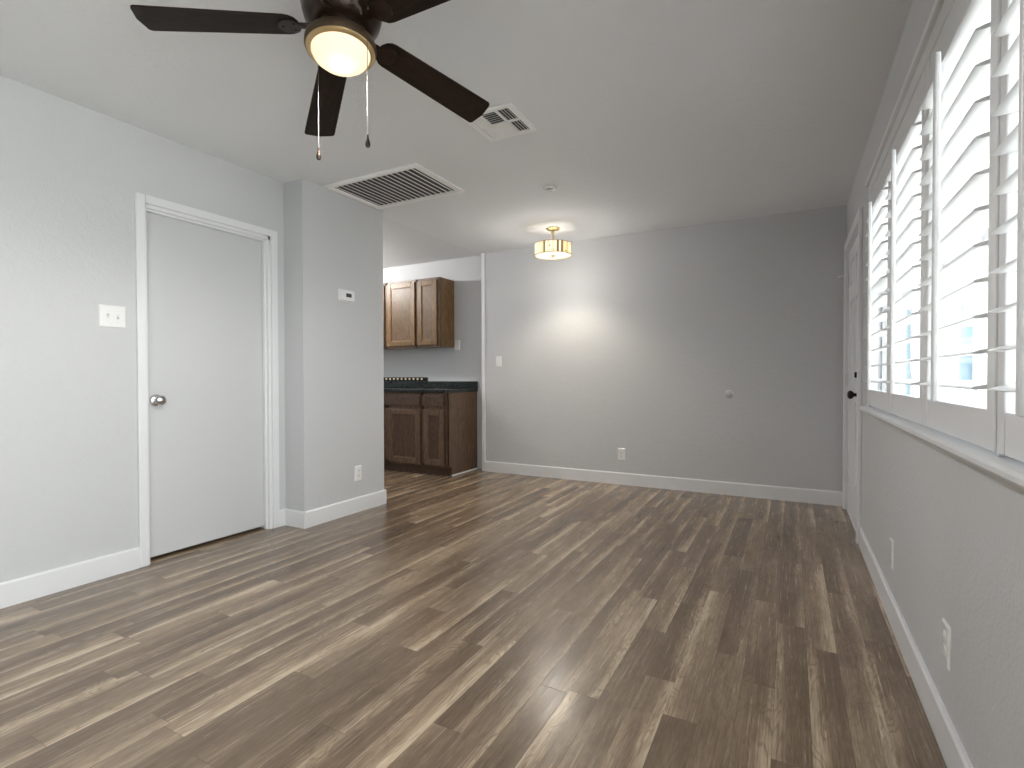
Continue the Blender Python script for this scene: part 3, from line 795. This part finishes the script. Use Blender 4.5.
# blade outline: length along +X, with rounded root and square tip with small round corners
def blade_bm():
    r0, r1, w0, w1 = 0.135, 0.625, 0.052, 0.063
    pts = []
    for k in range(9):                      # root arc
        a = PI/2 + PI*k/8
        pts.append((r0+0.045+0.045*math.cos(a), w0*math.sin(a)))
    def corner(cx, cy, r, a0, a1):
        return [(cx+r*math.cos(a0+(a1-a0)*k/5), cy+r*math.sin(a0+(a1-a0)*k/5)) for k in range(6)]
    pts += corner(r1-0.020, -w1+0.014, 0.014, -PI/2, 0)
    pts += [(r1+0.002, 0.0)]
    pts += corner(r1-0.020, w1-0.014, 0.014, 0, PI/2)
    b_ = B(); b_.prism(pts, -0.003, 0.003, 'Z')
    return b_
def iron_bm():
    b_ = B()
    b_.box(0.070, 0.150, -0.013, 0.013, -0.006, 0.002, 0.002)
    out = []
    for k in range(16):
        a = 2*PI*k/16
        out.append((0.168+0.036*math.cos(a), 0.037*math.sin(a)))
    b_.prism(out, -0.0085, -0.0032, 'Z')
    for (px_, py_) in ((0.152, 0.017), (0.152, -0.017), (0.188, 0.0)):
        b_.cyl((px_, py_, -0.012), (px_, py_, -0.0085), 0.005, seg=10)
    b_.prism([(0.066, 0.0), (0.095, -0.004), (0.095, 0.010), (0.066, 0.030)], -0.011, 0.011, 'Y')
    return b_
PITCHB = math.radians(-11)
first = None
for k in range(5):
    a = math.radians(217.5 - 72*k)
    if first is None:
        iron = fp(iron_bm(), 'blade_iron', BRONZE)
        bl = fp(blade_bm(), 'blade', BLADE, smooth=False)
        first = (iron, bl)
        pair = first
    else:
        pair = []
        for s0 in first:
            q = s0.copy(); C.objects.link(q); q.parent = fan; pair.append(q)
    for q in pair:
        q.location = (0, 0, BZ+0.034)
        q.rotation_euler = (Matrix.Rotation(a, 3, 'Z') @ Matrix.Rotation(math.radians(3.1), 3, 'Y') @ Matrix.Rotation(PITCHB, 3, 'X')).to_euler()
# pull chains hang plumb from the light ring
fanM = fan.matrix_world.copy(); fanI = fanM.inverted()
def chain(top, zlen, name='pull_chain'):
    t = Vector(top)
    b_ = B().cyl(t, t-Vector((0, 0, zlen)), 0.0011, seg=8)
    zz = 0.0
    while zz < zlen:
        p = t-Vector((0, 0, zz))
        b_.lathe([(0.0003, 0.0015), (0.0014, 0), (0.0003, -0.0015)], p, 'Z', 6, close=False)
        zz += 0.006
    for v in b_.bm.verts: v.co = fanI @ v.co
    o = b_.obj(name, CHAINM, fan, local=True)
    e = t-Vector((0, 0, zlen))
    b2 = B().lathe([(0.001, 0.002), (0.003, 0.0), (0.0035, -0.010), (0.0075, -0.024), (0.0085, -0.033), (0.006, -0.040), (0.001, -0.042)], e, 'Z', 16)
    for v in b2.bm.verts: v.co = fanI @ v.co
    b2.obj('pendant', BRONZE, o, smooth=True, local=True)
chain((-1.456, 1.288, 2.155), 0.30)
chain((-1.224, 1.284, 2.158), 0.31)
tag(fan, 'dark brown five blade ceiling fan with lit frosted glass bowl and pull chains', 'ceiling fan')
light('fan_light', 'SPOT', (-1.33, 1.27, 2.045), 22, (1.0, 0.96, 0.91), shadow_soft_size=0.07, spot_size=math.radians(176), spot_blend=0.4)

# ------------------------------------------------------------------ outside
struct(B().box(XR+T, 14, -6, 16, -0.25, -0.10).obj('ground_outside', CONC), 'pale concrete yard outside the window', 'ground')
nb = empty('neighbour_building', (4.5, 8.4, -0.1))
B().box(0.9, 9.0, 7.6, 8.6, -0.1, 2.9).obj('wall', STUCCO, nb)
B().box(0.7, 9.2, 7.35, 8.8, 2.9, 3.1).obj('roof_slab', SIGNW, nb)
for (x0, x1, z0, z1) in ((1.12, 1.36, 0.75, 1.85), (1.48, 1.80, 1.40, 1.62), (1.48, 1.80, 0.95, 1.33), (1.50, 1.72, 1.68, 1.86), (2.4, 3.3, 0.9, 1.9), (4.2, 5.2, 0.9, 1.9)):
    fo = B().frame('Y', 7.575, 7.605, x0-0.03, x1+0.03, z0-0.03, z1+0.03, 0.035).obj('window', SIGNW, nb)
    pb = B().box(x0, x1, 7.59, 7.604, z0, z1)
    pb.obj('pane', TEAL if z1 < 1.9 and x0 < 2 and z0 > 1.3 else PANE, fo)
tag(nb, 'sunlit white building with pale blue windows seen low between the louvers', 'building')
